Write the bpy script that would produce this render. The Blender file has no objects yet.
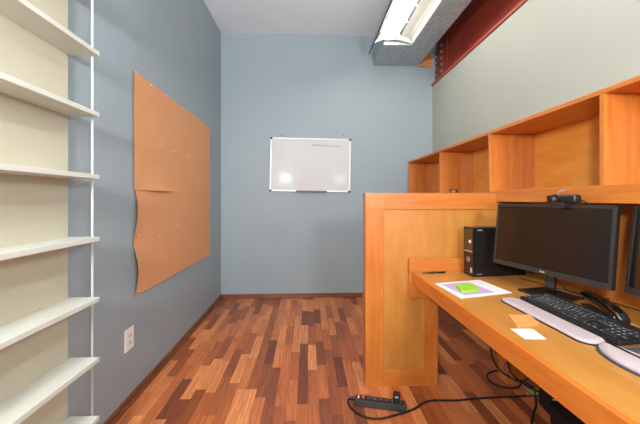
import bpy, bmesh, math, random
from mathutils import Vector, Matrix
random.seed(7)
sc = bpy.context.scene
COL = sc.collection
R = math.radians

# ------------------------------------------------------------------ helpers
def srgb(r, g, b):
    f = lambda c: (c/255/12.92) if c/255 <= .04045 else ((c/255+.055)/1.055)**2.4
    return (f(r), f(g), f(b), 1)

class MB:
    """collects shapes into one mesh"""
    def __init__(self): self.bm = bmesh.new(); self.mi = 0
    def _mi(self, faces):
        for f in faces: f.material_index = self.mi
    def box(self, x0, x1, y0, y1, z0, z1, bev=0, M=None, seg=2):
        b = bmesh.new()
        bmesh.ops.create_cube(b, size=1)
        for v in b.verts:
            v.co = Vector(((x0+x1)/2+v.co.x*(x1-x0), (y0+y1)/2+v.co.y*(y1-y0), (z0+z1)/2+v.co.z*(z1-z0)))
        if bev: bmesh.ops.bevel(b, geom=b.edges[:], offset=bev, segments=seg, affect='EDGES', profile=.6)
        return self._merge(b, M)
    def _merge(self, b, M=None):
        if M is not None: bmesh.ops.transform(b, matrix=M, verts=b.verts)
        mp = {}
        for v in b.verts: mp[v] = self.bm.verts.new(v.co)
        fs = []
        for f in b.faces:
            n = self.bm.faces.new([mp[v] for v in f.verts]); n.smooth = f.smooth; n.material_index = self.mi; fs.append(n)
        b.free(); return fs
    def prism(self, pts, z0, z1, bev=0, M=None, top=None):
        """polygon (ccw, xy) extruded in z; top: optional scale of the upper ring"""
        b = bmesh.new()
        lo = [b.verts.new((x, y, z0)) for x, y in pts]
        if top:
            cx = sum(p[0] for p in pts)/len(pts); cy = sum(p[1] for p in pts)/len(pts)
            hi = [b.verts.new((cx+(x-cx)*top, cy+(y-cy)*top, z1)) for x, y in pts]
        else: hi = [b.verts.new((x, y, z1)) for x, y in pts]
        b.faces.new(lo[::-1]); b.faces.new(hi)
        n = len(pts)
        for i in range(n): b.faces.new((lo[i], lo[(i+1)%n], hi[(i+1)%n], hi[i]))
        bmesh.ops.recalc_face_normals(b, faces=b.faces[:])
        if bev: bmesh.ops.bevel(b, geom=b.edges[:], offset=bev, segments=2, affect='EDGES', profile=.6)
        return self._merge(b, M)
    def cyl(self, p0, p1, r, n=16, r1=None, smooth=True):
        p0 = Vector(p0); p1 = Vector(p1); d = p1-p0
        b = bmesh.new()
        bmesh.ops.create_cone(b, cap_ends=True, segments=n, radius1=r, radius2=r if r1 is None else r1, depth=d.length)
        for f in b.faces:
            if len(f.verts) == 4: f.smooth = smooth
        M = Matrix.Translation((p0+p1)/2) @ d.to_track_quat('Z', 'Y').to_matrix().to_4x4()
        return self._merge(b, M)
    def ball(self, c, rx, ry=None, rz=None, n=16, M=None):
        b = bmesh.new(); bmesh.ops.create_uvsphere(b, u_segments=n, v_segments=n//2+2, radius=1)
        for v in b.verts: v.co = Vector((c[0]+v.co.x*rx, c[1]+v.co.y*(ry or rx), c[2]+v.co.z*(rz or rx)))
        for f in b.faces: f.smooth = True
        return self._merge(b, M)
    def tube(self, pts, r, n=10, sub=8):
        P = [Vector(p) for p in pts]
        Q = []
        for i in range(len(P)-1):
            a = P[max(i-1, 0)]; b_ = P[i]; c = P[i+1]; d = P[min(i+2, len(P)-1)]
            for k in range(sub):
                t = k/sub
                Q.append(.5*((2*b_)+(c-a)*t+(2*a-5*b_+4*c-d)*t*t+(3*b_-a-3*c+d)*t**3))
        Q.append(P[-1])
        b = bmesh.new(); rings = []
        up = Vector((0, 0, 1)); prev = None
        for i, q in enumerate(Q):
            t = (Q[min(i+1, len(Q)-1)]-Q[max(i-1, 0)]).normalized()
            if prev is None:
                s = t.cross(up)
                if s.length < .1: s = t.cross(Vector((1, 0, 0)))
            else: s = prev - t*prev.dot(t)
            s.normalize(); prev = s; w = s.cross(t)
            rings.append([b.verts.new(q+(s*math.cos(2*math.pi*k/n)+w*math.sin(2*math.pi*k/n))*r) for k in range(n)])
        for a, c in zip(rings, rings[1:]):
            for k in range(n):
                f = b.faces.new((a[k], a[(k+1)%n], c[(k+1)%n], c[k])); f.smooth = True
        b.faces.new(rings[0]); b.faces.new(rings[-1][::-1])
        bmesh.ops.recalc_face_normals(b, faces=b.faces[:])
        return self._merge(b)
    def sheet(self, prof, y0, y1, th=.0015):
        """thin bent sheet: profile in xz, run along y"""
        b = bmesh.new()
        rows = []
        for y in (y0, y1): rows.append([b.verts.new((x, y, z)) for x, z in prof])
        for i in range(len(prof)-1):
            b.faces.new((rows[0][i], rows[0][i+1], rows[1][i+1], rows[1][i]))
        bmesh.ops.solidify(b, geom=b.faces[:], thickness=th)
        bmesh.ops.recalc_face_normals(b, faces=b.faces[:])
        return self._merge(b)
    def build(self, name, mats, parent=None, loc=None, rot=None):
        me = bpy.data.meshes.new(name); self.bm.to_mesh(me); self.bm.free()
        for m in (mats if isinstance(mats, (list, tuple)) else [mats]): me.materials.append(m)
        o = bpy.data.objects.new(name, me); COL.objects.link(o)
        if parent is not None: o.parent = parent
        if loc is not None: o.location = loc
        if rot is not None: o.rotation_euler = rot
        return o

def tag(o, label=None, cat=None, group=None, kind=None):
    if label: o['label'] = label
    if cat: o['category'] = cat
    if group: o['group'] = group
    if kind: o['kind'] = kind
    return o
def thing(name, label, cat, loc=(0, 0, 0), rz=0, group=None, rot=None):
    o = bpy.data.objects.new(name, None); COL.objects.link(o)
    o.empty_display_size = .1
    o.location = loc; o.rotation_euler = rot or (0, 0, rz)
    return tag(o, label, cat, group)
def structure(name, mb, mats, label=None):
    o = mb.build(name, mats); o['kind'] = 'structure'
    if label: o['label'] = label
    return o

# ------------------------------------------------------------------ materials
def mat(name, col, rough=.5, metal=0, spec=.5, noise=0, nscale=30, bump=0, coat=0, coat_r=.1, emit=None, estr=0, alpha=None, trans=0):
    m = bpy.data.materials.new(name); m.use_nodes = True
    nt = m.node_tree; p = nt.nodes['Principled BSDF']
    p.inputs['Base Color'].default_value = col
    p.inputs['Roughness'].default_value = rough
    p.inputs['Metallic'].default_value = metal
    p.inputs['Specular IOR Level'].default_value = spec
    p.inputs['Coat Weight'].default_value = coat
    p.inputs['Coat Roughness'].default_value = coat_r
    p.inputs['Transmission Weight'].default_value = trans
    if emit: p.inputs['Emission Color'].default_value = emit; p.inputs['Emission Strength'].default_value = estr
    if noise or bump:
        tc = nt.nodes.new('ShaderNodeTexCoord'); nz = nt.nodes.new('ShaderNodeTexNoise')
        nz.inputs['Scale'].default_value = nscale; nz.inputs['Detail'].default_value = 4
        nt.links.new(tc.outputs['Object'], nz.inputs['Vector'])
        if noise:
            mr = nt.nodes.new('ShaderNodeMapRange'); mr.inputs['To Min'].default_value = 1-noise; mr.inputs['To Max'].default_value = 1+noise
            mr.inputs['From Min'].default_value = .25; mr.inputs['From Max'].default_value = .75
            nt.links.new(nz.outputs['Fac'], mr.inputs['Value'])
            vm = nt.nodes.new('ShaderNodeVectorMath'); vm.operation = 'SCALE'; vm.inputs[0].default_value = col[:3]
            nt.links.new(mr.outputs['Result'], vm.inputs['Scale']); nt.links.new(vm.outputs['Vector'], p.inputs['Base Color'])
        if bump:
            bp = nt.nodes.new('ShaderNodeBump'); bp.inputs['Strength'].default_value = bump; bp.inputs['Distance'].default_value = .002
            nt.links.new(nz.outputs['Fac'], bp.inputs['Height']); nt.links.new(bp.outputs['Normal'], p.inputs['Normal'])
    return m

def wood(name, c1, c2, axis='z', rough=.38, fig=1.0, coat=.25):
    """clear finished maple: stretched noise grain along one axis plus soft figure"""
    m = bpy.data.materials.new(name); m.use_nodes = True
    nt = m.node_tree; p = nt.nodes['Principled BSDF']; L = nt.links
    tc = nt.nodes.new('ShaderNodeTexCoord')
    mp = nt.nodes.new('ShaderNodeMapping')
    s = {'x': (1.2, 22, 22), 'y': (22, 1.2, 22), 'z': (22, 22, 1.2)}[axis]
    mp.inputs['Scale'].default_value = s
    L.new(tc.outputs['Object'], mp.inputs['Vector'])
    n1 = nt.nodes.new('ShaderNodeTexNoise'); n1.inputs['Scale'].default_value = 1.6; n1.inputs['Detail'].default_value = 8; n1.inputs['Distortion'].default_value = .6
    L.new(mp.outputs['Vector'], n1.inputs['Vector'])
    mp2 = nt.nodes.new('ShaderNodeMapping'); mp2.inputs['Scale'].default_value = tuple((3 if k < 2 else 10)for k in s)
    L.new(tc.outputs['Object'], mp2.inputs['Vector'])
    n2 = nt.nodes.new('ShaderNodeTexNoise'); n2.inputs['Scale'].default_value = .9; n2.inputs['Detail'].default_value = 5; n2.inputs['Distortion'].default_value = 1.4
    L.new(mp2.outputs['Vector'], n2.inputs['Vector'])
    mx = nt.nodes.new('ShaderNodeMix'); mx.inputs['Factor'].default_value = .45*fig
    L.new(n1.outputs['Fac'], mx.inputs['A']); L.new(n2.outputs['Fac'], mx.inputs['B'])
    cr = nt.nodes.new('ShaderNodeValToRGB')
    cr.color_ramp.elements[0].position = .33; cr.color_ramp.elements[0].color = c2
    cr.color_ramp.elements[1].position = .66; cr.color_ramp.elements[1].color = c1
    L.new(mx.outputs['Result'], cr.inputs['Fac']); L.new(cr.outputs['Color'], p.inputs['Base Color'])
    p.inputs['Roughness'].default_value = rough
    p.inputs['Coat Weight'].default_value = coat; p.inputs['Coat Roughness'].default_value = .25
    return m

def floor_mat():
    m = bpy.data.materials.new('laminate_floor'); m.use_nodes = True
    nt = m.node_tree; p = nt.nodes['Principled BSDF']; L = nt.links
    N = nt.nodes.new
    def math_(op, a, b=None, c=None):
        n = N('ShaderNodeMath'); n.operation = op
        for i, v in enumerate((a, b, c)):
            if v is None: continue
            if isinstance(v, (int, float)): n.inputs[i].default_value = v
            else: L.new(v, n.inputs[i])
        return n.outputs[0]
    tc = N('ShaderNodeTexCoord'); sx = N('ShaderNodeSeparateXYZ'); L.new(tc.outputs['Object'], sx.inputs['Vector'])
    u = math_('DIVIDE', sx.outputs['X'], .063); ix = math_('FLOOR', u)
    w1 = N('ShaderNodeTexWhiteNoise'); w1.noise_dimensions = '1D'; L.new(ix, w1.inputs['W'])
    v = math_('ADD', math_('DIVIDE', sx.outputs['Y'], .36), math_('MULTIPLY', w1.outputs['Value'], 7.3)); iy = math_('FLOOR', v)
    cb = N('ShaderNodeCombineXYZ'); L.new(ix, cb.inputs['X']); L.new(iy, cb.inputs['Y'])
    w2 = N('ShaderNodeTexWhiteNoise'); w2.noise_dimensions = '2D'; L.new(cb.outputs['Vector'], w2.inputs['Vector'])
    cr = N('ShaderNodeValToRGB'); e = cr.color_ramp.elements
    e[0].position = 0; e[0].color = FLOOR_DARK
    e[1].position = 1; e[1].color = FLOOR_LIGHT
    k = e.new(.52); k.color = FLOOR_MID
    L.new(w2.outputs['Value'], cr.inputs['Fac'])
    # grain, shifted per block
    off = N('ShaderNodeVectorMath'); off.operation = 'MULTIPLY_ADD'
    L.new(cb.outputs['Vector'], off.inputs[0]); off.inputs[1].default_value = (3.7, 5.1, 0); 
    mp = N('ShaderNodeMapping'); mp.inputs['Scale'].default_value = (75, 4, 1); L.new(tc.outputs['Object'], mp.inputs['Vector'])
    L.new(mp.outputs['Vector'], off.inputs[2])
    nz = N('ShaderNodeTexNoise'); nz.inputs['Scale'].default_value = 1; nz.inputs['Detail'].default_value = 6; nz.inputs['Distortion'].default_value = 1.5
    L.new(off.outputs['Vector'], nz.inputs['Vector'])
    gr = N('ShaderNodeMapRange'); gr.inputs['From Min'].default_value = .3; gr.inputs['From Max'].default_value = .7
    gr.inputs['To Min'].default_value = .62; gr.inputs['To Max'].default_value = 1.22; L.new(nz.outputs['Fac'], gr.inputs['Value'])
    # seams between blocks
    fx = math_('FRACT', u); fy = math_('FRACT', v)
    ex = math_('MINIMUM', fx, math_('SUBTRACT', 1, fx)); ey = math_('MULTIPLY', math_('MINIMUM', fy, math_('SUBTRACT', 1, fy)), 5.5)
    ed = math_('MINIMUM', ex, ey)
    sm = N('ShaderNodeMapRange'); sm.inputs['From Min'].default_value = 0; sm.inputs['From Max'].default_value = .03; sm.inputs['To Min'].default_value = .7; sm.inputs['To Max'].default_value = 1
    L.new(ed, sm.inputs['Value'])
    sc_ = N('ShaderNodeVectorMath'); sc_.operation = 'SCALE'; L.new(cr.outputs['Color'], sc_.inputs[0]); L.new(math_('MULTIPLY', gr.outputs['Result'], sm.outputs['Result']), sc_.inputs['Scale'])
    L.new(sc_.outputs['Vector'], p.inputs['Base Color'])
    p.inputs['Roughness'].default_value = .32
    return m

FLOOR_DARK = srgb(120, 60, 36); FLOOR_MID = srgb(194, 106, 58); FLOOR_LIGHT = srgb(230, 146, 88)
M_floor = floor_mat()
M_wall = mat('blue_grey_paint', srgb(153, 166, 173), .6, noise=.015, nscale=3, bump=.04)
M_wall_r = mat('pale_grey_paint', srgb(170, 174, 165), .6, noise=.015, nscale=3, bump=.04)
M_ceil = mat('ceiling_paint', srgb(230, 236, 242), .8, noise=.02, nscale=4)
M_trim = wood('baseboard_wood', srgb(140, 82, 52), srgb(116, 64, 40), 'y', .45)
M_trimx = wood('baseboard_wood_x', srgb(140, 82, 52), srgb(116, 64, 40), 'x', .45)
C1, C2 = srgb(210, 130, 55), srgb(192, 101, 36)
M_wz = wood('maple_upright', C1, C2, 'z')
M_wx = wood('maple_crosswise', C1, C2, 'x')
M_wy = wood('maple_lengthwise', C1, C2, 'y')
M_panel = wood('maple_plywood_panel', srgb(200, 134, 60), srgb(189, 120, 48), 'z', .45, fig=1.9)
M_desk = wood('desk_top_maple', srgb(203, 143, 69), srgb(191, 127, 56), 'y', .34, fig=1.7, coat=.35)
M_edge = wood('desk_edge_maple', srgb(218, 128, 48), srgb(200, 104, 34), 'y', .35)
M_shelf = mat('white_laminate', srgb(212, 213, 203), .4, noise=.02, nscale=8)
M_shelfback = mat('cream_laminate', srgb(196, 190, 168), .5, noise=.02, nscale=8)
M_rod = mat('white_rod_enamel', srgb(196, 202, 208), .35)
M_kraft = mat('kraft_paper', srgb(220, 158, 110), .75, noise=.03, nscale=6)
M_white_pl = mat('white_plastic', srgb(238, 238, 236), .35)
M_board = mat('whiteboard_enamel', srgb(204, 203, 206), .5, spec=.3, coat=.05, coat_r=.12)
M_alu = mat('brushed_aluminium', srgb(205, 205, 205), .35, 1)
M_black = mat('black_plastic', srgb(30, 29, 30), .42, noise=.1, nscale=60)
M_blackgl = mat('glossy_black_plastic', srgb(16, 15, 16), .16, coat=.5)
M_bezel = mat('dark_grey_bezel', srgb(47, 44, 44), .38)
M_screen = mat('screen_glass', srgb(24, 18, 14), .17, spec=.6)
M_rubber = mat('black_rubber', srgb(18, 18, 19), .6)
M_galv = mat('galvanised_steel', srgb(176, 184, 188), .42, .55, noise=.22, nscale=26)
M_greyen = mat('grey_enamel', srgb(112, 112, 106), .5)
M_darksteel = mat('dark_steel', srgb(84, 88, 92), .45, .5)
M_refl = mat('white_reflector_enamel', srgb(238, 238, 232), .4)
M_red = mat('red_oxide_paint', srgb(140, 52, 38), .4, noise=.12, nscale=12, bump=.1)
M_redl = mat('red_oxide_paint_flange', srgb(162, 66, 52), .4, noise=.1, nscale=12)
M_bolt = mat('zinc_bolt', srgb(165, 165, 160), .45, .7)
M_ply = wood('raw_plywood', srgb(222, 160, 96), srgb(190, 120, 62), 'x', .7, coat=0)
M_tube = mat('lit_fluorescent_tube', (1, 1, 1, 1), .4, emit=(1, .94, .84, 1), estr=14)
M_paper = mat('white_paper', srgb(240, 240, 244), .7)
M_purple = mat('purple_print', srgb(196, 168, 206), .7, noise=.06, nscale=120)
M_ink = mat('grey_ink', srgb(150, 150, 165), .7)
M_green = mat('green_sticky_paper', srgb(150, 210, 50), .65)
M_tan = mat('tan_sticky_paper', srgb(226, 156, 88), .65)
M_yellow = mat('pale_yellow_green_paper', srgb(190, 190, 90), .65)
M_gel = mat('lilac_grey_fabric', srgb(190, 175, 178), .6, noise=.03, nscale=300, bump=.1)
M_mat = mat('dark_grey_fabric', srgb(66, 70, 78), .85, noise=.05, nscale=400)
M_key = mat('key_plastic', srgb(38, 40, 42), .45)
M_legend = mat('key_legend_print', srgb(225, 230, 232), .5)
M_silver = mat('silver_print', srgb(200, 198, 194), .35, .4)
M_orange = mat('orange_switch_plastic', srgb(230, 96, 40), .4)
M_blue = mat('blue_cable_jacket', srgb(52, 62, 150), .5)
M_brownpl = mat('bronze_plastic', srgb(86, 60, 34), .28)
M_glass = mat('clear_glass', (1, 1, 1, 1), .03, trans=1)
M_wire = mat('thin_grey_wire', srgb(120, 96, 70), .5)
M_tray = mat('brown_tray_edge', srgb(150, 92, 60), .5)
M_hangertape = mat('grey_adhesive', srgb(128, 134, 138), .7)  # plain grey of the hanger tabs

# ------------------------------------------------------------------ room shell
XL, XR, YF, YB, ZC = -1.034, 1.522, 3.615, -2.4, 3.155
b = MB(); b.box(XL-.15, XR+.2, YB-.15, YF+.15, -.1, 0); structure('floor', b, M_floor)
b = MB(); b.box(XL-.15, XR+.2, YB-.15, YF+.15, ZC, ZC+.1); structure('ceiling', b, M_ceil)
b = MB(); b.box(XL-.15, XL, YB-.15, YF+.15, 0, ZC); structure('wall_left', b, M_wall)
b = MB(); b.box(XL, XR+.2, YF, YF+.15, 0, ZC); structure('wall_back', b, M_wall)
WY0, WY1, WZ0, WZ1 = -2.1, -.35, .8, 2.45
b = MB(); b.box(XR, XR+.2, WY1, YF, 0, 2.555); b.box(XR, XR+.2, YB, WY0, 0, 2.555)
b.box(XR, XR+.2, WY0, WY1, 0, WZ0); b.box(XR, XR+.2, WY0, WY1, WZ1, 2.555)
b.box(XR+.10, XR+.2, YB, YF, 2.555, ZC); structure('wall_right', b, M_wall_r)
b = MB(); b.box(XL, XR+.2, YB-.15, YB, 0, ZC); structure('wall_front', b, M_wall_r)
b = MB()
for a in (WY0, (WY0+WY1)/2-.025, WY1-.05): b.box(XR+.08, XR+.12, a, a+.05, WZ0, WZ1)
for a in (WZ0, WZ1-.05): b.box(XR+.08, XR+.12, WY0, WY1, a, a+.05)
structure('added_window_1', b, M_white_pl)  # unseen window, added behind the camera to let in fill light
b = MB(); b.box(XL, XL+.012, YB, YF, 0, .046, .002); b.box(XL+.012, XL+.026, YB, YF-.012, 0, .018, .005); structure('baseboard_left', b, M_trim)
b = MB(); b.box(XL+.012, XR, YF-.012, YF, 0, .046, .002); b.box(XL+.026, XR, YF-.026, YF-.012, 0, .018, .005); structure('baseboard_back', b, M_trimx)

# ------------------------------------------------------------------ white shelving on the left wall
ZS = [2.075, 1.815, 1.553, 1.285, 1.018, .757, .498, .245]
Y0, Y1 = -.35, 1.333
t = thing('shelving_unit', 'tall white wall shelving unit with empty open shelves and a thin rod', 'shelves', (XL, (Y0+Y1)/2, 0))
def loc(o): o.location = Vector(o.location)-t.location; return o
b = MB(); b.box(XL, XL+.012, Y0, Y1-.012, .02, 2.6, .001); loc(b.build('back_panel', M_shelfback, t))
for z in ZS+[2.34]:
    b = MB(); b.box(XL+.012, -.899, Y0+.018, Y1, z-.019, z, .0015); loc(b.build('shelf', M_shelf, t))
b = MB(); b.box(XL, -.899, Y0, Y0+.018, 0, 2.6, .001); loc(b.build('side_panel', M_shelf, t))
b = MB(); b.cyl((-.934, Y1+.0064, 0), (-.934, Y1+.0064, 2.6), .005, 12); loc(b.build('rod', M_rod, t))

# ------------------------------------------------------------------ outlet
t = thing('wall_outlet', 'white wall outlet plate low on the left wall above the baseboard', 'outlet', (XL, 1.775, .372))
b = MB(); b.box(0, .006, -.042, .042, -.062, .062, .002); b.build('cover_plate', M_white_pl, t)
for s in (-1, 1):
    b = MB(); b.box(.005, .0075, -.017, .017, s*.0-.0+s*.021-.015, s*.021+.015, .0012); so = b.build('socket', mat('socket_plastic', srgb(222, 218, 212), .4), t)
    b = MB()
    for q in (-1, 1): b.box(.0072, .0078, q*.006-.001, q*.006+.001, s*.021-.004, s*.021+.006)
    b.build('slot', M_rubber, so)

# ------------------------------------------------------------------ kraft paper and pushpins
def paper_sheet(name, y0, y1, zf, label, curl):
    """zf(u, v) -> z ; curl(u,v) -> distance off the wall"""
    bm = bmesh.new(); NU, NV = 26, 22; g = []
    for j in range(NV+1):
        row = []
        for i in range(NU+1):
            u, v = i/NU, j/NV
            y, z = zf(u, v)
            row.append(bm.verts.new((XL+.004+curl(u, v), y, z)))
        g.append(row)
    for j in range(NV):
        for i in range(NU):
            f = bm.faces.new((g[j][i], g[j][i+1], g[j+1][i+1], g[j+1][i])); f.smooth = True; f.normal_update()
    if sum(f.normal.x for f in bm.faces) < 0: bmesh.ops.reverse_faces(bm, faces=bm.faces[:])
    m = MB(); m.bm.free(); m.bm = bm
    o = m.build(name, M_kraft); return tag(o, label, 'paper')
paper_sheet('kraft_paper_sheet', 0, 0, lambda u, v: (1.815+u*(3.19-1.815)+.002*math.sin(v*7), 1.235+v*(1.943-.016*u-1.235)),
    'upper sheet of orange-brown kraft paper pinned high on the left wall', lambda u, v: .0025+.0012*math.sin(u*7+v*3)*(1-v)+.018*max(0, 1-v*2.2)**6*math.exp(-((u-.22)/.13)**2))
paper_sheet('kraft_paper_sheet', 0, 0, lambda u, v: (1.822+u*(3.195-1.822)+.012*math.sin(v*9)*(1-u)**3, .600-.006*u+v*(1.262-.600+.020*u)),
    'lower sheet of orange-brown kraft paper pinned on the left wall, its left edge curling', lambda u, v: .001+.018*math.exp(-u*16)*abs(math.sin(v*math.pi*2.1))+.002*math.sin(u*5))
pins = [(1.825, 1.935, 'at the near top corner of the upper brown paper'), (2.0, 1.925, 'second along the top edge of the upper brown paper'),
        (2.2, 1.922, 'third along the top edge of the upper brown paper'), (2.48, 1.922, 'fourth along the top edge of the upper brown paper'),
        (2.84, 1.92, 'fifth along the top edge of the upper brown paper'), (3.19, 1.918, 'at the far top corner of the upper brown paper'),
        (1.853, .625, 'at the near bottom corner of the lower brown paper'), (3.19, .605, 'at the far bottom corner of the lower brown paper'),
        (1.855, .96, 'halfway up the near edge of the lower brown paper'), (2.12, 1.56, 'in the middle of the upper brown paper, nearest one'),
        (2.32, 1.54, 'in the middle of the upper brown paper, middle one'), (2.6, 1.55, 'in the middle of the upper brown paper, farthest one'),
        (2.1, .93, 'in the middle of the lower brown paper, near one'), (2.38, .98, 'in the middle of the lower brown paper, far one')]
pin0 = None
for y, z, wh in pins:
    if pin0 is None:
        b = MB(); b.cyl((0, 0, 0), (.004, 0, 0), .004, 10); b.cyl((.004, 0, 0), (.012, 0, 0), .0025, 10); b.cyl((.012, 0, 0), (.014, 0, 0), .0045, 10)
        pin0 = b.build('pushpin', M_white_pl); o = pin0
    else:
        o = pin0.copy(); COL.objects.link(o)
    o.location = (XL+.008, y, z); o.scale = (.7, .7, .7)
    tag(o, 'small white pushpin '+wh, 'pushpin', 'white pushpins holding the brown paper')

# ------------------------------------------------------------------ whiteboard
wb = thing('whiteboard', 'blank white dry-erase board with aluminium frame on the far wall', 'whiteboard', (.031, YF, 1.588), rot=(0, R(.9), 0))
w, h = .965/2, .64/2
b = MB(); b.box(-w+.012, w-.012, -.014, -.002, -h+.012, h-.012); b.build('board_surface', M_board, wb)
b = MB()
b.box(-w, w, -.02, 0, h-.014, h, .002); b.box(-w, w, -.02, 0, -h, -h+.014, .002)
b.box(-w, -w+.014, -.02, 0, -h+.014, h-.014, .002); b.box(w-.014, w, -.02, 0, -h+.014, h-.014, .002)
b.build('frame', mat('pale_frame', srgb(214, 216, 214), .35, .3), wb)
for sx in (-1, 1):
    for sz in (-1, 1):
        b = MB(); b.box(min(sx*(w+.003), sx*(w-.024)), max(sx*(w+.003), sx*(w-.024)), -.024, 0, min(sz*(h+.003), sz*(h-.02)), max(sz*(h+.003), sz*(h-.02)), .004)
        tag(b.build('corner_cap', M_black, wb), 'black plastic corner cap')
b = MB(); b.box(-.17, .20, -.05, -.018, -h-.004, -h+.004, .002); b.box(-.17, .20, -.052, -.046, -h-.004, -h+.012, .002)
tag(b.build('marker_tray', M_tray, wb), 'narrow brown-edged marker tray')
b = MB(); b.prism([(.01, 0), (.36, -.010), (.36, -.004), (.012, .013)], 0, .0008, M=Matrix.Translation((0, -.0142, h-.085)) @ Matrix.Rotation(R(90), 4, 'X'))  # thin grey wedge laid on the board surface
tag(b.build('grey_streak', M_ink, wb), 'thin grey streak near the top')
for x_, nm in ((-.31, 'left'), (.43, 'right')):
    b = MB(); b.box(x_-.022, x_+.022, YF-.004, YF, 1.943, 1.950, .001); b.box(x_-.006, x_+.006, YF-.010, YF, 1.946, 1.958, .001)
    tag(b.build('wall_hanger', M_hangertape), 'small grey hanger tab on the wall above the %s end of the whiteboard' % nm, 'hanger')

# ------------------------------------------------------------------ steel beam
t = thing('steel_beam', 'dark red painted steel I-beam running above the right wall', 'beam', (1.57, 1.6, 2.556))
def sub(o, tt=None): o.location = Vector(o.location)-(tt or t).location; return o
yb0, yb1 = -1.5, YF-.002
b = MB(); b.box(1.508, 1.617, yb0, yb1, 2.557, 2.586, .004); sub(b.build('bottom_flange', M_redl, t))
b = MB(); b.box(1.57, 1.582, yb0, yb1, 2.586, 3.13, 0); sub(b.build('web', M_red, t))
b = MB(); b.box(1.508, 1.617, yb0, yb1, 3.13, 3.15, .003); sub(b.build('top_flange', M_redl, t))
b = MB(); b.box(1.558, 1.57, 3.30, 3.64, 2.62, 3.02, .002); sub(b.build('connection_plate', M_red, t))
bolt0 = None
for i in range(5):
    for j in range(2):
        y, z = 3.58-j*.15, 2.67+i*.075
        if bolt0 is None:
            b = MB(); b.cyl((0, 0, 0), (-.012, 0, 0), .019, 6, smooth=False); b.cyl((-.012, 0, 0), (-.02, 0, 0), .010, 10)
            bolt0 = b.build('bolt', M_bolt, t); o = bolt0
        else: o = bolt0.copy(); COL.objects.link(o)
        o.location = Vector((1.558, y, z))-t.location
b = MB(); b.box(1.335, 1.50, YF-.03, YF-.002, 2.79, 2.985, .002)
tag(b.build('plywood_block', M_ply), 'raw orange plywood block on the far wall between metal duct and red beam', 'block')

# ------------------------------------------------------------------ metal duct over the lamp
t = thing('metal_duct', 'grey galvanised sheet metal duct hanging under the ceiling beside the beam', 'duct', (1.06, 2.2, 3.155))
dy0, dy1 = -1.1, YF-.002
b = MB()
b.box(1.092, 1.335, dy0, dy1, 2.800, 2.803)             # underside, right of the lamp
b.box(.795, 1.092, 3.12, dy1, 2.800, 2.803)              # underside, beyond the lamp
b.box(.795, 1.092, 3.118, 3.121, 2.803, 2.96)            # closing plate
b.box(1.332, 1.335, dy0, dy1, 2.803, 3.154)
b.box(.795, .798, 3.12, dy1, 2.803, 3.154)
b.box(.795, .798, dy0, 3.12, 2.964, 3.154)
b.box(.795, 1.335, dy0, dy1, 2.961, 2.964)
b.box(1.090, 1.093, dy0, 3.12, 2.803, 2.96)
sub(b.build('duct_sheet', M_galv, t))
for y in (2.62, 2.30, 1.7):
    b = MB(); b.box(1.096, 1.337, y, y+.02, 2.797, 2.800, .001); b.box(1.335, 1.338, y, y+.02, 2.797, 3.17, .001)
    sub(b.build('seam', M_galv, t))

# ------------------------------------------------------------------ fluorescent fixtures (a row; the first one is in view)
def fixture(label, yc, root=None):
    t = thing('fluorescent_light', label, 'light', (.85, yc, 2.96), group='strip lights in a row under the duct')
    hl = .615
    def S(mb, n, m, par=None, tg=None):
        o = mb.build(n, m, par or t)
        if tg: o['label'] = tg
        return o
    b = MB(); b.box(-.085, .085, -hl, hl, -.06, 0, .003); S(b, 'housing', M_refl)
    # slotted left wing and curved right wing
    def wing(prof_in, prof_slot, prof_out):
        b = MB()
        b.sheet(prof_in, -hl, hl); b.sheet(prof_out, -hl, hl)
        n = 5
        for k in range(n+1):
            y = -hl+k*(2*hl/n); b.sheet(prof_slot, max(y-.012, -hl), min(y+.012, hl))
        return b
    S(wing([(-.085, -.062), (-.092, -.075)], [(-.092, -.075), (-.128, -.120)], [(-.128, -.120), (-.162, -.160)]), 'reflector_wing', M_greyen)
    b = MB()
    b.sheet([(-.106, -.093), (-.112, -.101)], -hl, hl)
    S(b, 'louvre_bar', M_refl)
    S(wing([(.085, -.062), (.093, -.07)], [(.093, -.07), (.112, -.085)], [(.112, -.085), (.15, -.09), (.19, -.102), (.222, -.125), (.239, -.158)]), 'reflector_wing', M_refl)
    b = MB(); b.box(-.168, -.162, -hl, hl+.23, -.160, -.09); S(b, 'side_lip', M_galv)
    b = MB(); b.box(-.176, -.162, -hl, hl+.23, -.168, -.160, .002); S(b, 'lip_edge', M_darksteel, tg='dark lower edge of the side lip')
    for y in (-hl, hl-.003):
        b = MB(); b.prism([(-.162, -.160), (-.085, -.06), (.085, -.06), (.19, -.102), (.239, -.158), (.12, -.125), (-.08, -.125)], 0, .003,
                 M=Matrix.Translation((0, y+.003, 0)) @ Matrix.Rotation(R(90), 4, 'X')); S(b, 'end_plate', M_refl)
    for x in (-.05, .05):
        b = MB(); b.cyl((x, -hl+.02, -.094), (x, hl-.02, -.094), .0165, 20); tb = S(b, 'fluorescent_tube', M_tube)
        for s in (-1, 1):
            b = MB(); b.box(x-.016, x+.016, s*(hl-.022)-.012, s*(hl-.022)+.012, -.118, -.06, .004); S(b, 'lamp_holder', M_white_pl)
    return t
fx = fixture('bright twin-tube fluorescent strip light with slotted white reflector beside the duct', 2.475)
def copy_tree(o, parent=None):
    c = o.copy(); COL.objects.link(c); c.parent = parent
    for ch in list(o.children): copy_tree(ch, c)
    return c
for y in (.98, -.5):
    c = copy_tree(fx); c.location.y = y
    c['label'] = 'twin-tube strip light %s' % ('above the camera, second in the row' if y > 0 else 'behind the camera, last in the row')

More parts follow.
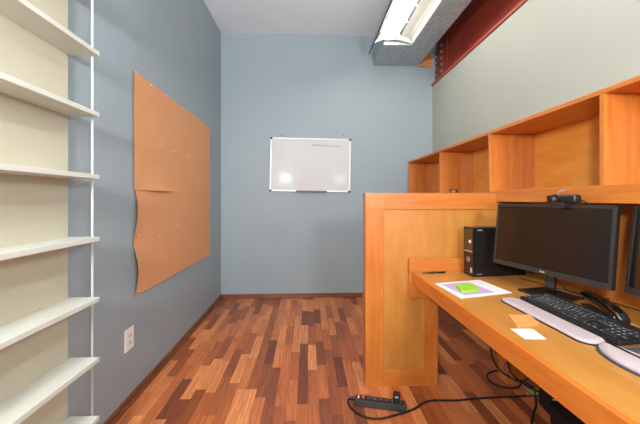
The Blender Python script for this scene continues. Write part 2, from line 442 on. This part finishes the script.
# ------------------------------------------------------------------ wooden partition
YP = 1.865
t = thing('wooden_partition', 'waist-high maple partition with recessed panel at the end of the desk', 'partition', (.36, YP, 0))
PX0, PX1, PT = .36, XR, .09
b = MB(); b.box(PX0, PX0+.115, YP, YP+PT, 0, 1.115, .002); b.box(PX0, PX0+.115, YP, YP+PT, 1.115, 1.218, .002); sub(b.build('stile', M_wz, t))
b = MB(); b.box(PX0+.115, PX1, YP, YP+PT, 1.115, 1.218, .002); sub(b.build('top_rail', M_wx, t))
b = MB(); b.box(PX0+.115, .738, YP, YP+PT, 0, .10, .002); sub(b.build('bottom_rail', M_wx, t))
b = MB(); b.box(.738, .821, YP, YP+PT, 0, .64, .002); sub(b.build('stile', M_wz, t))
b = MB(); b.box(PX0+.115, .738, YP+.012, YP+PT-.012, .10, .64); b.box(PX0+.115, PX1, YP+.012, YP+PT-.012, .64, 1.115); sub(b.build('recessed_panel', M_panel, t))
b = MB(); b.box(1.27, PX1, YP, YP+PT, 0, .64, .002); sub(b.build('stile', M_wz, t))
b = MB(); b.box(.821, 1.27, YP+.012, YP+PT-.012, .58, .64); sub(b.build('cross_rail', M_wx, t))
b = MB(); b.box(.632, 1.36, YP-.02, YP+.0, .563, .809, .0015); sub(b.build('backing_board', M_wx, t))

# ------------------------------------------------------------------ desk
t = thing('desk', 'long built-in maple desk with thick front edge along the right side', 'desk', (.66, 1.0, 0))
DZ = .725; DY1 = YP-.022; DY0 = .05
b = MB(); b.prism([(.668, DY0), (1.376, DY0), (1.376, DY1), (.668, DY1)], DZ-.03, DZ, .001); sub(b.build('desk_top', M_desk, t))
b = MB(); b.prism([(.651, DY0), (.668, DY0), (.668, DY1), (.648, DY1)], DZ-.072, DZ-.0002, .0015); sub(b.build('front_edge', M_edge, t))
b = MB(); b.box(1.33, 1.37, DY0, DY1, DZ-.11, DZ-.03, .001); sub(b.build('rear_support', M_wy, t))
b = MB(); b.box(.67, 1.37, DY0, DY0+.03, 0, DZ-.03, .001); sub(b.build('end_panel', M_wz, t))
b = MB(); b.box(1.385, 1.403, DY0, YP-.001, DZ-.03, 1.16, .001)
tag(b.build('wooden_backboard', M_wz), 'shaded maple backboard standing behind the monitors below the hutch', 'board')
b = MB(); b.ball((1.384, 1.10, .80), .001, .022, .006, 12)
tag(b.build('sticker', M_silver), 'tiny silvery sticker low on the backboard below the right monitor', 'sticker')

# ------------------------------------------------------------------ hutch
t = thing('wooden_hutch', 'long maple hutch of open cubbies mounted along the right wall', 'shelves', (1.36, 1.8, 1.16))
HX, HXB, HZ0, HZ1, HY0, HY1 = 1.2, XR-.002, 1.228, 1.615, .05, 3.55
b = MB(); b.box(HX, HXB, HY0, HY1, HZ1-.006, HZ1+.014, .0015); sub(b.build('top_board', M_wy, t))
b = MB(); b.box(HX+.002, HXB, HY0, YP-.001, HZ0-.02, HZ0, .0015); b.box(HX+.002, HXB, YP+PT+.001, HY1, HZ0-.02, HZ0, .0015)
b.box(HX+.002, HXB, YP-.001, YP+PT+.001, 1.219, HZ0); sub(b.build('bottom_board', M_wy, t))
b = MB(); b.box(HX-.004, HX+.016, HY0, YP-.002, 1.163, HZ0+.008, .002); sub(b.build('front_rail', M_wy, t))
b = MB(); b.box(HXB-.012, HXB, HY0, HY1, HZ0, HZ1-.006); sub(b.build('back_panel', mat_b := wood('hutch_back_ply', srgb(236, 162, 64), srgb(220, 138, 46), 'y', .42, 1.6), t))
for y, n in ((HY1, 'end_panel'), (2.70, 'divider'), (1.955, 'divider'), (1.19, 'divider'), (.45, 'divider'), (HY0+.02, 'end_panel')):
    b = MB(); b.box(HX+.001, HXB-.012, y-.02, y, HZ0, HZ1-.006, .001); sub(b.build(n, M_wz, t))
# wire and glass in the cubbies
b = MB(); b.tube([(1.506, 1.275, 1.232), (1.503, 1.29, 1.27), (1.503, 1.275, 1.31), (1.503, 1.25, 1.33), (1.503, 1.235, 1.31), (1.503, 1.235, 1.26), (1.50, 1.25, 1.233)], .0014, 6)
tag(b.build('loose_wire', M_wire), 'thin loop of loose wire inside the big hutch cubby', 'wire')
t = thing('glass_dish', 'small clear glass dish standing in the second hutch cubby from the far wall', 'dish', (1.26, 2.55, HZ0))
b = MB()
b.cyl((0, 0, 0), (0, 0, .006), .03, 20)
bm2 = bmesh.new()
prof = [(.03, .004), (.036, .03), (.038, .034), (.034, .034), (.028, .008)]
rg = [[bm2.verts.new((r*math.cos(a*math.pi/12), r*math.sin(a*math.pi/12), z)) for a in range(24)] for r, z in prof]
for p_, q_ in zip(rg, rg[1:]):
    for k in range(24): f = bm2.faces.new((p_[k], p_[(k+1)%24], q_[(k+1)%24], q_[k])); f.smooth = True
b._merge(bm2); b.build('bowl', M_glass, t)
b = MB(); b.cyl((0, 0, .0065), (0, 0, .02), .018, 16); b.build('inner_cup', M_silver, t)

# ------------------------------------------------------------------ monitors
def monitor(label, left, d, W, H_, zb, lean, base_c, with_base=True):
    dx, dy = d; n = math.hypot(dx, dy); ang = math.atan2(dy/n, dx/n)
    c = (left[0]+dx/n*W/2, left[1]+dy/n*W/2)
    t = thing('computer_monitor', label, 'monitor', (c[0], c[1], DZ), ang)
    # local: x along screen to the right, -y towards the viewer
    T = Matrix.Translation((0, 0, zb-DZ)) @ Matrix.Rotation(R(-lean), 4, 'X')
    b = MB(); b.box(-W/2, W/2, 0, .022, 0, H_, .003, M=T); b.box(-W*.36, W*.36, .02, .045, .05, H_-.06, .008, M=T); o = b.build('casing', M_black, t)
    b = MB()
    bz = .013
    b.box(-W/2+.001, W/2-.001, -.004, .002, 0.001, .024, .001, M=T); b.box(-W/2+.001, W/2-.001, -.004, .002, H_-bz, H_-.001, .001, M=T)
    b.box(-W/2+.001, -W/2+bz, -.004, .002, .024, H_-bz, .001, M=T); b.box(W/2-bz, W/2-.001, -.004, .002, .024, H_-bz, .001, M=T)
    be = b.build('bezel', M_bezel, t)
    b = MB(); b.cyl(T @ Vector((-.004, -.0042, .012)), T @ Vector((-.004, -.0048, .012)), .0042, 14); b.box(.003, .014, -.0048, -.0042, .0085, .0145, M=T)
    tag(b.build('logo', M_silver, be), 'tiny silver logo on the lower bezel')
    b = MB(); b.box(-W/2+bz, W/2-bz, -.0015, 0, .024, H_-bz, M=T); b.build('screen', M_screen, t)
    bx, by = base_c
    b = MB(); b.prism([(-.022, by-.006), (.022, by-.006), (.018, by+.014), (-.018, by+.014)], .008, (zb-DZ)+.09, .002); b.box(-.03, .03, .02, by+.014, (zb-DZ)+.05, (zb-DZ)+.11, .003)
    b.build('stand_neck', M_blackgl, t)
    b = MB(); b.prism([(-.10, by-.085), (.10, by-.085), (.088, by+.085), (-.088, by+.085)], 0, .010, .002); b.build('stand_base', M_black, t)
    return t
m1 = monitor('large black widescreen monitor with a webcam on top, on the desk', (1.024, 1.618), (1.166-1.031, 1.095-1.615), .536, .327, .829, 6, (0, .056))
m2 = monitor('black monitor cut off by the right edge, beside the webcam monitor', (1.194, 1.084), (-.16, -.98), .50, .33, .829, 6, (0, .056))

# webcam on the first monitor
ma = m1.rotation_euler.z
wc = thing('webcam', 'black webcam clipped on top of the large monitor', 'webcam', m1.location+Vector((0, 0, 1.153-DZ))+Matrix.Rotation(ma, 3, 'Z') @ Vector((.078, .040, 0)), ma-R(8))
wc.scale = (1.55,)*3
b = MB(); b.box(-.045, .045, -.022, .004, .006, .030, .009, seg=3); b.build('camera_body', M_black, wc)
b = MB(); b.cyl((-.012, -.022, .018), (-.012, -.027, .018), .0125, 20); l_ = b.build('lens_ring', M_blackgl, wc)
b = MB(); b.cyl((-.012, -.027, .018), (-.012, -.0278, .018), .006, 16); tag(b.build('lens', mat('lens_glass', srgb(70, 90, 100), .05, coat=1), l_), 'blue-grey lens glass')
b = MB(); b.box(-.018, .014, -.026, -.018, -.009, .008, .003); b.box(-.018, .020, -.030, .012, -.0005, .006, .002); b.build('clip', M_bezel, wc)
b = MB(); b.tube([(-.012, -.012, .030), (-.008, -.016, .037), (.002, -.014, .042), (.008, -.012, .041)], .0017, 8); tag(b.build('privacy_cover', M_silver, wc), 'small raised silver privacy cover')
b = MB(); b.tube([(.045, -.002, .014), (.054, .006, .006), (.05, .012, -.006), (.045, .05, -.06), (.04, .06, -.2)], .0022, 8); b.build('cable', M_rubber, wc)

# ------------------------------------------------------------------ desktop computer
pc = thing('desktop_computer', 'slim black desktop computer standing upright beside the large monitor', 'computer', (.9615, 1.702, DZ), R(6))
# local: +x back along the side, +y across the width
b = MB(); b.box(.008, .34, 0, .092, .004, .288, .003); b.box(.0, .34, .01, .082, 0, .004); b.build('case', mat('satin_black_case', srgb(24, 23, 25), .3, noise=.08, nscale=60), pc)
b = MB(); b.box(-.004, .010, 0, .092, .004, .290, .004); fp = b.build('front_panel', M_blackgl, pc)
b = MB(); b.box(-.0052, -.003, .012, .082, .150, .275, .001); db = tag(b.build('drive_door', M_brownpl, pc), 'bronze glossy drive bay door')
b = MB(); b.cyl((-.0052, .028, .205), (-.0075, .028, .205), .010, 16); tag(b.build('power_button', M_white_pl, pc), 'round pale power button')
b = MB(); b.box(-.0058, -.004, .010, .080, .143, .149, .0005); tag(b.build('trim_strip', M_silver, pc), 'silver trim strip')
b = MB(); b.cyl((-.004, .046, .098), (-.0055, .046, .098), .015, 24); em = b.build('emblem', M_silver, pc)
b = MB(); b.cyl((-.0055, .046, .098), (-.0058, .046, .098), .012, 24); b.build('emblem_disc', M_blackgl, em)
b = MB(); b.box(-.0061, -.0057, .038, .054, .095, .101); b.build('emblem_letters', M_silver, em)
b = MB(); b.box(-.005, -.0038, .010, .028, .024, .052); tag(b.build('sticker', M_silver, pc), 'small silver sticker at the foot')
for k in range(5):
    b = MB(); b.box(.024+k*.0062, .0285+k*.0062, -.0008, .0004, .270, .276); b.build('logo_letter', M_silver, pc)
for k in range(6):
    b = MB(); b.box(.018+k*.0055, .0218+k*.0055, -.0008, .0004, .016, .0195); b.build('logo_letter', M_silver, pc)

# ------------------------------------------------------------------ keyboard
kb = thing('computer_keyboard', 'black full-size keyboard with pale legends in front of the large monitor', 'keyboard', (.950, 1.312, DZ), R(-90))
KW, KD = .434, .148
T = Matrix.Translation((0, 0, .006)) @ Matrix.Rotation(R(4), 4, 'X')
b = MB(); b.prism([(.004, 0), (KW-.004, 0), (KW, .006), (KW, KD-.004), (KW-.006, KD), (.006, KD), (0, KD-.004), (0, .006)], 0, .012, .002, M=T)
b.box(.02, KW-.02, .008, .03, 0, .008); b.box(.02, KW-.02, KD-.03, KD-.01, 0, .012)
b.build('keyboard_case', M_black, kb)
U = .0186
def glyph(ch, size):
    cu = bpy.data.curves.new('g', 'FONT'); cu.body = ch; cu.size = size; cu.align_x = 'LEFT'; cu.resolution_u = 1
    o = bpy.data.objects.new('g', cu); COL.objects.link(o)
    dg = bpy.context.evaluated_depsgraph_get(); me = bpy.data.meshes.new_from_object(o.evaluated_get(dg))
    bpy.data.objects.remove(o); bpy.data.curves.remove(cu); return me
def key(x, y, w, ch):
    b = MB()
    b.box(-w*U/2+.0012, w*U/2-.0012, -U/2+.0012, U/2-.0012, 0, .0045, .0014, seg=1)
    me = glyph(ch, .0135 if len(ch) == 1 else .0075)
    b.mi = 1
    g = bmesh.new(); g.from_mesh(me); bpy.data.meshes.remove(me)
    b._merge(g, Matrix.Translation((-w*U/2+.0032, -.0035, .0047)))
    o = b.build('key', [M_key, M_legend], kb)
    p = T @ Vector((x, y, .012)); o.location = p; o.rotation_euler = (R(4), 0, 0)
rows = [
 (0, [(1.25, 'Ctrl'), (1.25, 'Win'), (1.25, 'Alt'), (7, ' '), (1.25, 'Alt'), (1.25, 'Fn'), (1.75, 'Ctrl')]),
 (1, [(2.25, 'Shift')]+[(1, c) for c in 'ZXCVBNM,./']+[(2.75, 'Shift')]),
 (2, [(1.75, 'Caps')]+[(1, c) for c in "ASDFGHJKL;'"]+[(2.25, 'Enter')]),
 (3, [(1.5, 'Tab')]+[(1, c) for c in 'QWERTYUIOP[]']+[(1.5, '\\')]),
 (4, [(1, c) for c in '`1234567890-=']+[(2, 'Back')]),
 (5, [(1, 'Esc')]+[(1.166, 'F%d' % i) for i in range(1, 13)])]
x00, y00 = .009, .017
for r, ks in rows:
    x = 0
    for w_, c in ks:
        key(x00+(x+w_/2)*U, y00+r*U*1.02+(.004 if r == 5 else 0), w_, c); x += w_
for r, ks in ((3, ['Del', 'End', 'PgD']), (4, ['Ins', 'Hm', 'PgU'])):
    for i, c in enumerate(ks): key(x00+(15.3+i+.5)*U, y00+r*U*1.02, 1, c)
for r, i, c in ((0, 0, '<'), (0, 1, 'v'), (0, 2, '>'), (1, 1, '^')): key(x00+(15.3+i+.5)*U, y00+r*U*1.02, 1, c)
for r, ks in ((0, [(2, '0'), (1, '.')]), (1, [(1, '1'), (1, '2'), (1, '3'), (1, 'Ent')]), (2, [(1, '4'), (1, '5'), (1, '6')]), (3, [(1, '7'), (1, '8'), (1, '9'), (1, '+')]), (4, [(1, 'Num'), (1, '/'), (1, '*'), (1, '-')])):
    x = 18.6
    for w_, c in ks: key(x00+(x+w_/2)*U, y00+r*U*1.02, w_, c); x += w_

# keyboard wrist rest
def rest_shape(pts, z0, h, M=None, steps=5):
    """pillow: rounded rise over an outline"""
    bm = bmesh.new(); cx = sum(p[0] for p in pts)/len(pts)
    n = len(pts); rings = []
    for k in range(steps+1):
        a = k/steps*math.pi/2; ins = .022*(1-math.cos(a)); z = z0+h*math.sin(a)
        ring = []
        for i in range(n):
            p = Vector(pts[i]); t1 = (Vector(pts[(i+1)%n])-Vector(pts[i-1])).normalized(); nn = Vector((-t1.y, t1.x))
            q = p+nn*ins; ring.append(bm.verts.new((q.x, q.y, z)))
        rings.append(ring)
    for a_, b_ in zip(rings, rings[1:]):
        for i in range(n): f = bm.faces.new((a_[i], a_[(i+1)%n], b_[(i+1)%n], b_[i])); f.smooth = True
    f = bm.faces.new(rings[-1]); f.smooth = True
    bm.faces.new(rings[0][::-1])
    return bm
def capsule_outline(x0, x1, y0, y1, r, n=8):
    out = []
    for cx, cy, a0 in ((x1-r, y0+r, -90), (x1-r, y1-r, 0), (x0+r, y1-r, 90), (x0+r, y0+r, 180)):
        for k in range(n+1): a = R(a0+90*k/n); out.append((cx+r*math.cos(a), cy+r*math.sin(a)))
    return out
wr = thing('wrist_rest', 'long padded lilac-grey wrist rest along the front of the keyboard', 'wrist rest', (.857, 1.332, DZ), R(-90))
o_ = capsule_outline(0, .440, 0, .094, .042)
b = MB(); b.prism(o_, 0, .004); b.build('rubber_base', M_rubber, wr)
o_ = capsule_outline(.003, .437, .003, .091, .040)
b = MB(); b._merge(rest_shape(o_, .004, .009)); b.build('cushion', M_gel, wr)

# mouse pad with wrist cushion and mouse
mpd = thing('mouse_pad', 'dark grey mouse pad with a padded lilac-grey wrist cushion', 'mouse pad', (.842, .903, DZ), R(-90))
po = [(.128+.127*math.cos(R(180+9*k)), .078+.078*math.sin(R(180+9*k))) for k in range(21)]+[(.255, .21), (.24, .235), (.031, .235), (.031, .098)]
b = MB(); b.prism(po, 0, .004); b.build('pad', M_mat, mpd)
pts = []
for k in range(21):
    a = R(180+180*k/20); pts.append((.128+.121*math.cos(a), .058+.072*math.sin(a)+.02))
for k in range(1, 20):
    u = k/20; pts.append((.246-.236*u, (.078+.026*math.sin(math.pi*u))))
b = MB(); b._merge(rest_shape(pts, .004, .016)); b.build('cushion', M_gel, mpd)
ms = thing('computer_mouse', 'dark computer mouse on the mouse pad at the right edge', 'mouse', (.985, .775, DZ+.004), R(-80))
b = MB(); b.ball((0, 0, .012), .030, .054, .022, 24); bmesh.ops.bisect_plane(b.bm, geom=b.bm.verts[:]+b.bm.edges[:]+b.bm.faces[:], plane_co=(0, 0, 0), plane_no=(0, 0, -1), clear_outer=True); b.build('mouse_shell', M_blackgl, ms)
b = MB(); b.cyl((-.004, .03, .030), (.004, .03, .030), .007, 14); b.build('scroll_wheel', M_orange, ms)

# ------------------------------------------------------------------ stapler
sx0, sy0, sx1, sy1 = 1.190, 1.240, 1.113, 1.010
L_ = math.hypot(sx1-sx0, sy1-sy0)
st = thing('stapler', 'long black stapler lying behind the keyboard on the desk', 'stapler', (sx0, sy0, DZ), math.atan2(sy1-sy0, sx1-sx0))
b = MB(); b.prism([(0, -.018), (L_-.01, -.02), (L_, -.01), (L_, .01), (L_-.01, .02), (0, .018)], 0, .008, .002); b.build('base', M_black, st)
def side_prism(pts, w, bev=.003):
    b = MB(); b.prism(pts, -w/2, w/2, bev, M=Matrix.Rotation(R(90), 4, 'X')); return b
side_prism([(.0, .034), (.10, .030), (.20, .016), (L_-.004, .012), (L_-.004, .030), (.18, .036), (.10, .044), (.0, .042)], .020).build('magazine', M_bezel, st)
side_prism([(-.008, .042), (.06, .046), (.14, .042), (.20, .034), (L_, .012), (L_+.004, .03), (L_-.02, .048), (.18, .060), (.12, .066), (.05, .066), (-.006, .058)], .034, .006).build('handle', M_blackgl, st)
b = MB(); b.box(.002, .042, -.012, .012, .0630, .0665, .001); tag(b.build('grip_pad', M_bezel, st), 'grey ribbed grip pad')
for q in (-1, 1):
    b = MB(); b.cyl((L_-.025, q*.016, .026), (L_-.025, q*.019, .026), .005, 12); b.build('pivot', M_alu, st)

# ------------------------------------------------------------------ papers on the desk
def flat(name, pts, z, th, m, label, cat, group=None, sag=0):
    b = MB()
    b.prism(pts, z, z+th); o = b.build(name, m); return tag(o, label, cat, group)
def ccw(p):
    a = sum(p[i][0]*p[(i+1)%len(p)][1]-p[(i+1)%len(p)][0]*p[i][1] for i in range(len(p)))
    return p if a > 0 else p[::-1]
PR = [(.682, 1.588), (.964, 1.648), (.987, 1.414), (.699, 1.344)]
ps = thing('printed_paper', 'white printed sheet lying flat under the purple leaflet near the desk edge', 'paper', (.83, 1.5, DZ))
b = MB(); b.prism(ccw([(x-.83, y-1.5) for x, y in PR]), 0, .0012); b.build('sheet', M_paper, ps)
b = MB()
for k in range(9):
    u = .06+k*.055
    a = Vector((.964, 1.648)).lerp(Vector((.987, 1.414)), u*1.6 if u*1.6 < .95 else .95); d_ = (Vector((.699, 1.344))-Vector((.987, 1.414))).normalized()
    q0 = a+d_*.015; q1 = a+d_*(.10 if k > 4 else .085); n_ = Vector((-d_.y, d_.x))*.0012
    b.prism(ccw([((q0-n_).x-.83, (q0-n_).y-1.5), ((q0+n_).x-.83, (q0+n_).y-1.5), ((q1+n_).x-.83, (q1+n_).y-1.5), ((q1-n_).x-.83, (q1-n_).y-1.5)]), .0012, .0015)
b.build('printed_lines', M_ink, ps)
flat('purple_leaflet', ccw([(.705, 1.567), (.872, 1.60), (.905, 1.42), (.735, 1.382)]), DZ+.0016, .001, M_purple, 'purple printed leaflet lying on the white sheet under green sticky notes', 'leaflet')
flat('sticky_note_pad', ccw([(.760, 1.515), (.858, 1.535), (.838, 1.440), (.738, 1.418)]), DZ+.0028, .012, M_green, 'lime green sticky note pad on the purple leaflet', 'sticky notes')
b = MB(); b.prism(ccw([(.776, 1.132), (.860, 1.130), (.834, 1.053), (.738, 1.030)]), DZ, DZ+.008, .0008)
b.prism(ccw([(.790, 1.105), (.838, 1.103), (.826, 1.048), (.752, 1.035)]), DZ+.0085, DZ+.0095)
tag(b.build('sticky_note_pad', M_tan), 'tan orange sticky note pad beside the keyboard wrist rest', 'sticky notes')
nc = thing('note_card', 'small white note card with faint writing by the tan sticky notes', 'note', (.745, .985, DZ))
b = MB(); b.prism(ccw([(x-.745, y-.985) for x, y in [(.708, 1.022), (.785, 1.019), (.773, .943), (.704, .947)]]), 0, .001); b.build('card', M_paper, nc)
b = MB()
for k in range(4):
    y = .020-k*.014
    b.tube([(-.022+i*.007+k*.001, y+(.0016 if i % 2 else -.0016), .0012) for i in range(7)], .0004, 4, 3)
b.build('handwriting', M_ink, nc)

# pen by the partition
pn = thing('ballpoint_pen', 'black ballpoint pen lying at the far corner of the desk', 'pen', (.765, 1.806, DZ+.0055), R(4))
b = MB(); b.cyl((-.01, 0, 0), (.075, 0, 0), .0055, 14); b.cyl((.075, 0, 0), (.08, 0, 0), .0055, 14, r1=.003); b.build('barrel', M_black, pn)
b = MB(); b.cyl((-.07, 0, -.001), (-.01, 0, 0), .0035, 12, r1=.005); tag(b.build('grip', M_brownpl, pn), 'brown pen grip')
b = MB(); b.cyl((-.085, 0, -.0015), (-.07, 0, -.001), .001, 12, r1=.0035); b.build('tip', M_alu, pn)
b = MB(); b.box(.03, .075, -.0015, .0015, .0055, .0075, .0005); b.build('pen_clip', M_alu, pn)

# ------------------------------------------------------------------ power strip and its cord
ps_ = thing('power_strip', 'black power strip with an orange switch on the floor before the partition', 'power strip', (.272, 1.724, 0), R(-13.5))
b = MB(); b.box(0, .285, -.027, .027, .0, .036, .005); b.build('housing', mat('charcoal_plastic', srgb(58, 58, 60), .4), ps_)
b = MB(); b.box(.012, .273, -.017, .020, .036, .0385, .001); b.build('top_plate', M_black, ps_)
b = MB(); b.box(.038, .054, -.008, .012, .0385, .045, .002); tag(b.build('switch', M_orange, ps_), 'lit-looking orange rocker switch')
b = MB(); b.box(.016, .024, -.012, .014, .0385, .040, .0005); tag(b.build('label_plate', M_white_pl, ps_), 'small white label')
for k in range(6):
    x = .078+k*.034
    b = MB(); b.box(x-.013, x+.013, -.012, .015, .0385, .0400, .001); sk = b.build('socket', M_bezel, ps_)
    b = MB()
    for q in (-1, 1): b.box(x+q*.005-.001, x+q*.005+.001, -.004, .006, .0400, .0403)
    b.build('slot', M_silver, sk)
ad = thing('power_adapter', 'small black plug adapter standing in the power strip sockets', 'adapter', (.272+.232*math.cos(R(-13.5)), 1.724+.232*math.sin(R(-13.5)), .0405), R(-13.5))
b = MB(); b.box(-.019, .019, -.010, .016, 0, .050, .004); b.build('adapter_body', M_black, ad)
b = MB(); b.box(-.008, .010, -.0112, -.0095, .026, .034); b.build('label_plate', M_silver, ad)

z0 = .0055
b = MB(); b.tube([(.278, 1.722, .018), (.258, 1.735, .016), (.236, 1.745, .007), (.234, 1.705, z0), (.262, 1.645, z0), (.325, 1.598, z0), (.40, 1.592, z0), (.47, 1.612, z0), (.53, 1.63, z0), (.60, 1.660, z0), (.66, 1.700, z0), (.73, 1.722, z0), (.86, 1.717, z0), (1.01, 1.729, z0), (1.20, 1.735, z0), (1.36, 1.74, z0), (1.46, 1.72, z0)], .0052, 10)
pc_ = b.build('power_cord', M_rubber, ps_); bpy.context.view_layer.update(); pc_.matrix_parent_inverse = ps_.matrix_world.inverted()

def loop(cx, cy, rx, ry, zc, tilt, ph, turns=1.15, tails=()):
    pts = []
    n = int(14*turns)
    for k in range(n+1):
        a = ph+2*math.pi*k/14
        x, y = rx*math.cos(a), ry*math.sin(a)
        pts.append((cx+x, cy+y, max(zc+x*0+y*tilt+.006*k/n, .005)))
    return pts+list(tails)
b = MB(); b.tube(loop(1.265, 1.89, .10, .075, .012, .15, R(20), 2.0, [(1.40, 1.80, .01), (1.44, 1.72, .01)]), .0048, 8)
tag(b.build('coiled_cable', M_rubber), 'black cable coiled flat on the floor under the desk', 'cable')
b = MB(); b.tube([(1.10, 1.80, .72-.14), (1.10, 1.78, .40), (1.12, 1.78, .22), (1.19, 1.77, .12), (1.30, 1.75, .09), (1.36, 1.74, .20), (1.30, 1.76, .30), (1.22, 1.77, .26), (1.22, 1.76, .14), (1.33, 1.74, .05), (1.44, 1.70, .02)], .0048, 8)
tag(b.build('hanging_cable', M_rubber), 'black cable hanging down in loops below the desk top', 'cable')
b = MB(); b.tube([(1.29, 1.80, .69), (1.29, 1.79, .40), (1.28, 1.77, .24), (1.20, 1.76, .20), (1.17, 1.74, .16), (1.24, 1.72, .09), (1.31, 1.71, .03), (1.35, 1.705, .008)], .0026, 8)
tag(b.build('network_cable', M_blue), 'thin blue network cable dropping behind the desk to the floor', 'cable')
b = MB(); b.tube([(1.37, 1.76, .012), (1.30, 1.66, .006), (1.22, 1.58, .006), (1.16, 1.50, .006), (1.18, 1.40, .006), (1.26, 1.32, .006)], .0055, 8)
tag(b.build('floor_cable', M_rubber), 'thick black cable bending toward the front on the floor beside the adapters', 'cable')
b = MB(); b.tube([(1.36, 1.82, .30), (1.40, 1.80, .18), (1.41, 1.77, .08), (1.44, 1.74, .03)], .005, 8)
tag(b.build('adapter_cable', M_rubber), 'short black cable dropping to the adapters below the desk', 'cable')
b = MB(); b.prism(ccw([(1.30, 1.735), (1.345, 1.79), (1.46, 1.80), (1.42, 1.73)]), .013, .0145, M=None)
tag(b.build('paper_scrap', M_yellow), 'yellow-green paper scrap on the floor among the cables', 'paper')
b = MB(); b.prism(ccw([(-.10, -.0), (.10, 0), (.12, .09), (-.10, .10)]), 0, .0015, M=Matrix.Translation((1.30, 1.80, .016)))

def brick(label, cx, cy, rz, w, d, h, lab):
    t = thing('power_brick', label, 'power adapter', (cx, cy, 0), R(rz), group='black power adapters under the desk')
    b = MB(); b.box(-w/2, w/2, -d/2, d/2, 0, h, .008); b.build('adapter_body', M_black, t)
    b = MB(); b.box(lab-.012, lab+.012, -d/2-.0012, -d/2+.0005, h*.66, h*.66+.008); tag(b.build('label_plate', M_white_pl, t), 'small white label')
    b = MB(); b.tube([(w/2-.005, 0, h/2), (w/2+.04, .01, h/2), (w/2+.07, .05, .02), (w/2+.09, .10, .006)], .004, 8); b.build('cord', M_rubber, t)
    return t
brick('tall black power adapter under the desk behind the wider one', 1.39, 1.62, -8, .14, .10, .13, -.045)
brick('wide black power adapter nearest the front under the desk', 1.34, 1.46, -8, .16, .11, .10, .02)

# thin cable behind monitor on the desk
b = MB(); b.tube([(1.20, 1.66, DZ+.003), (1.23, 1.60, DZ+.003), (1.245, 1.53, DZ+.003), (1.27, 1.45, DZ+.003), (1.31, 1.36, DZ+.003), (1.36, 1.30, DZ+.003)], .0026, 8)
tag(b.build('monitor_cable', M_rubber), 'thin black cable on the desk behind the monitor stand', 'cable')
b = MB(); b.tube([(1.21, 1.475, DZ+.12), (1.25, 1.46, DZ+.05), (1.275, 1.42, DZ+.004), (1.30, 1.36, DZ+.003), (1.33, 1.25, DZ+.003), (1.345, 1.1, DZ+.003)], .0022, 8)
tag(b.build('display_cable', M_rubber), 'thin black cable curving down from the back of the large monitor', 'cable')

# ------------------------------------------------------------------ light
w = bpy.data.worlds.new('world'); sc.world = w; w.use_nodes = True
bg = w.node_tree.nodes['Background']; bg.inputs['Color'].default_value = (.82, .90, 1, 1); bg.inputs['Strength'].default_value = 1.1
def area(name, loc, rot, sx, sy, e, col):
    l = bpy.data.lights.new(name, 'AREA'); l.shape = 'RECTANGLE'; l.size = sx; l.size_y = sy; l.energy = e; l.color = col
    o = bpy.data.objects.new(name, l); COL.objects.link(o); o.location = loc; o.rotation_euler = rot; return o
area('daylight_fill', (XR+.3, (WY0+WY1)/2, 1.65), (0, R(90), 0), 1.6, 1.75, 28, (.86, .93, 1))  # lamp added outside the unseen window to brighten the room

# assumed flash: fill lamps added behind and above the camera, aimed forward
for x_, e_ in ((-.6, 62), (.85, 24)): area('flash_fill', (x_, -.9, 1.74), (R(106), 0, 0), .24, .24, e_, (.94, .98, 1))

# ------------------------------------------------------------------ camera
cam = bpy.data.cameras.new('camera'); co = bpy.data.objects.new('camera', cam); COL.objects.link(co)
co.location = (0, 0, 1.18); co.rotation_euler = (R(90), 0, R(-2.3))
cam.sensor_width = 36; cam.lens = 300/640*36; cam.shift_y = -13/640; cam.clip_start = .02
sc.camera = co
sc.view_settings.view_transform = 'Standard'; sc.view_settings.look = 'None'; sc.view_settings.gamma = 1
sc.view_settings.use_curve_mapping = False
sc.view_settings.exposure = .5
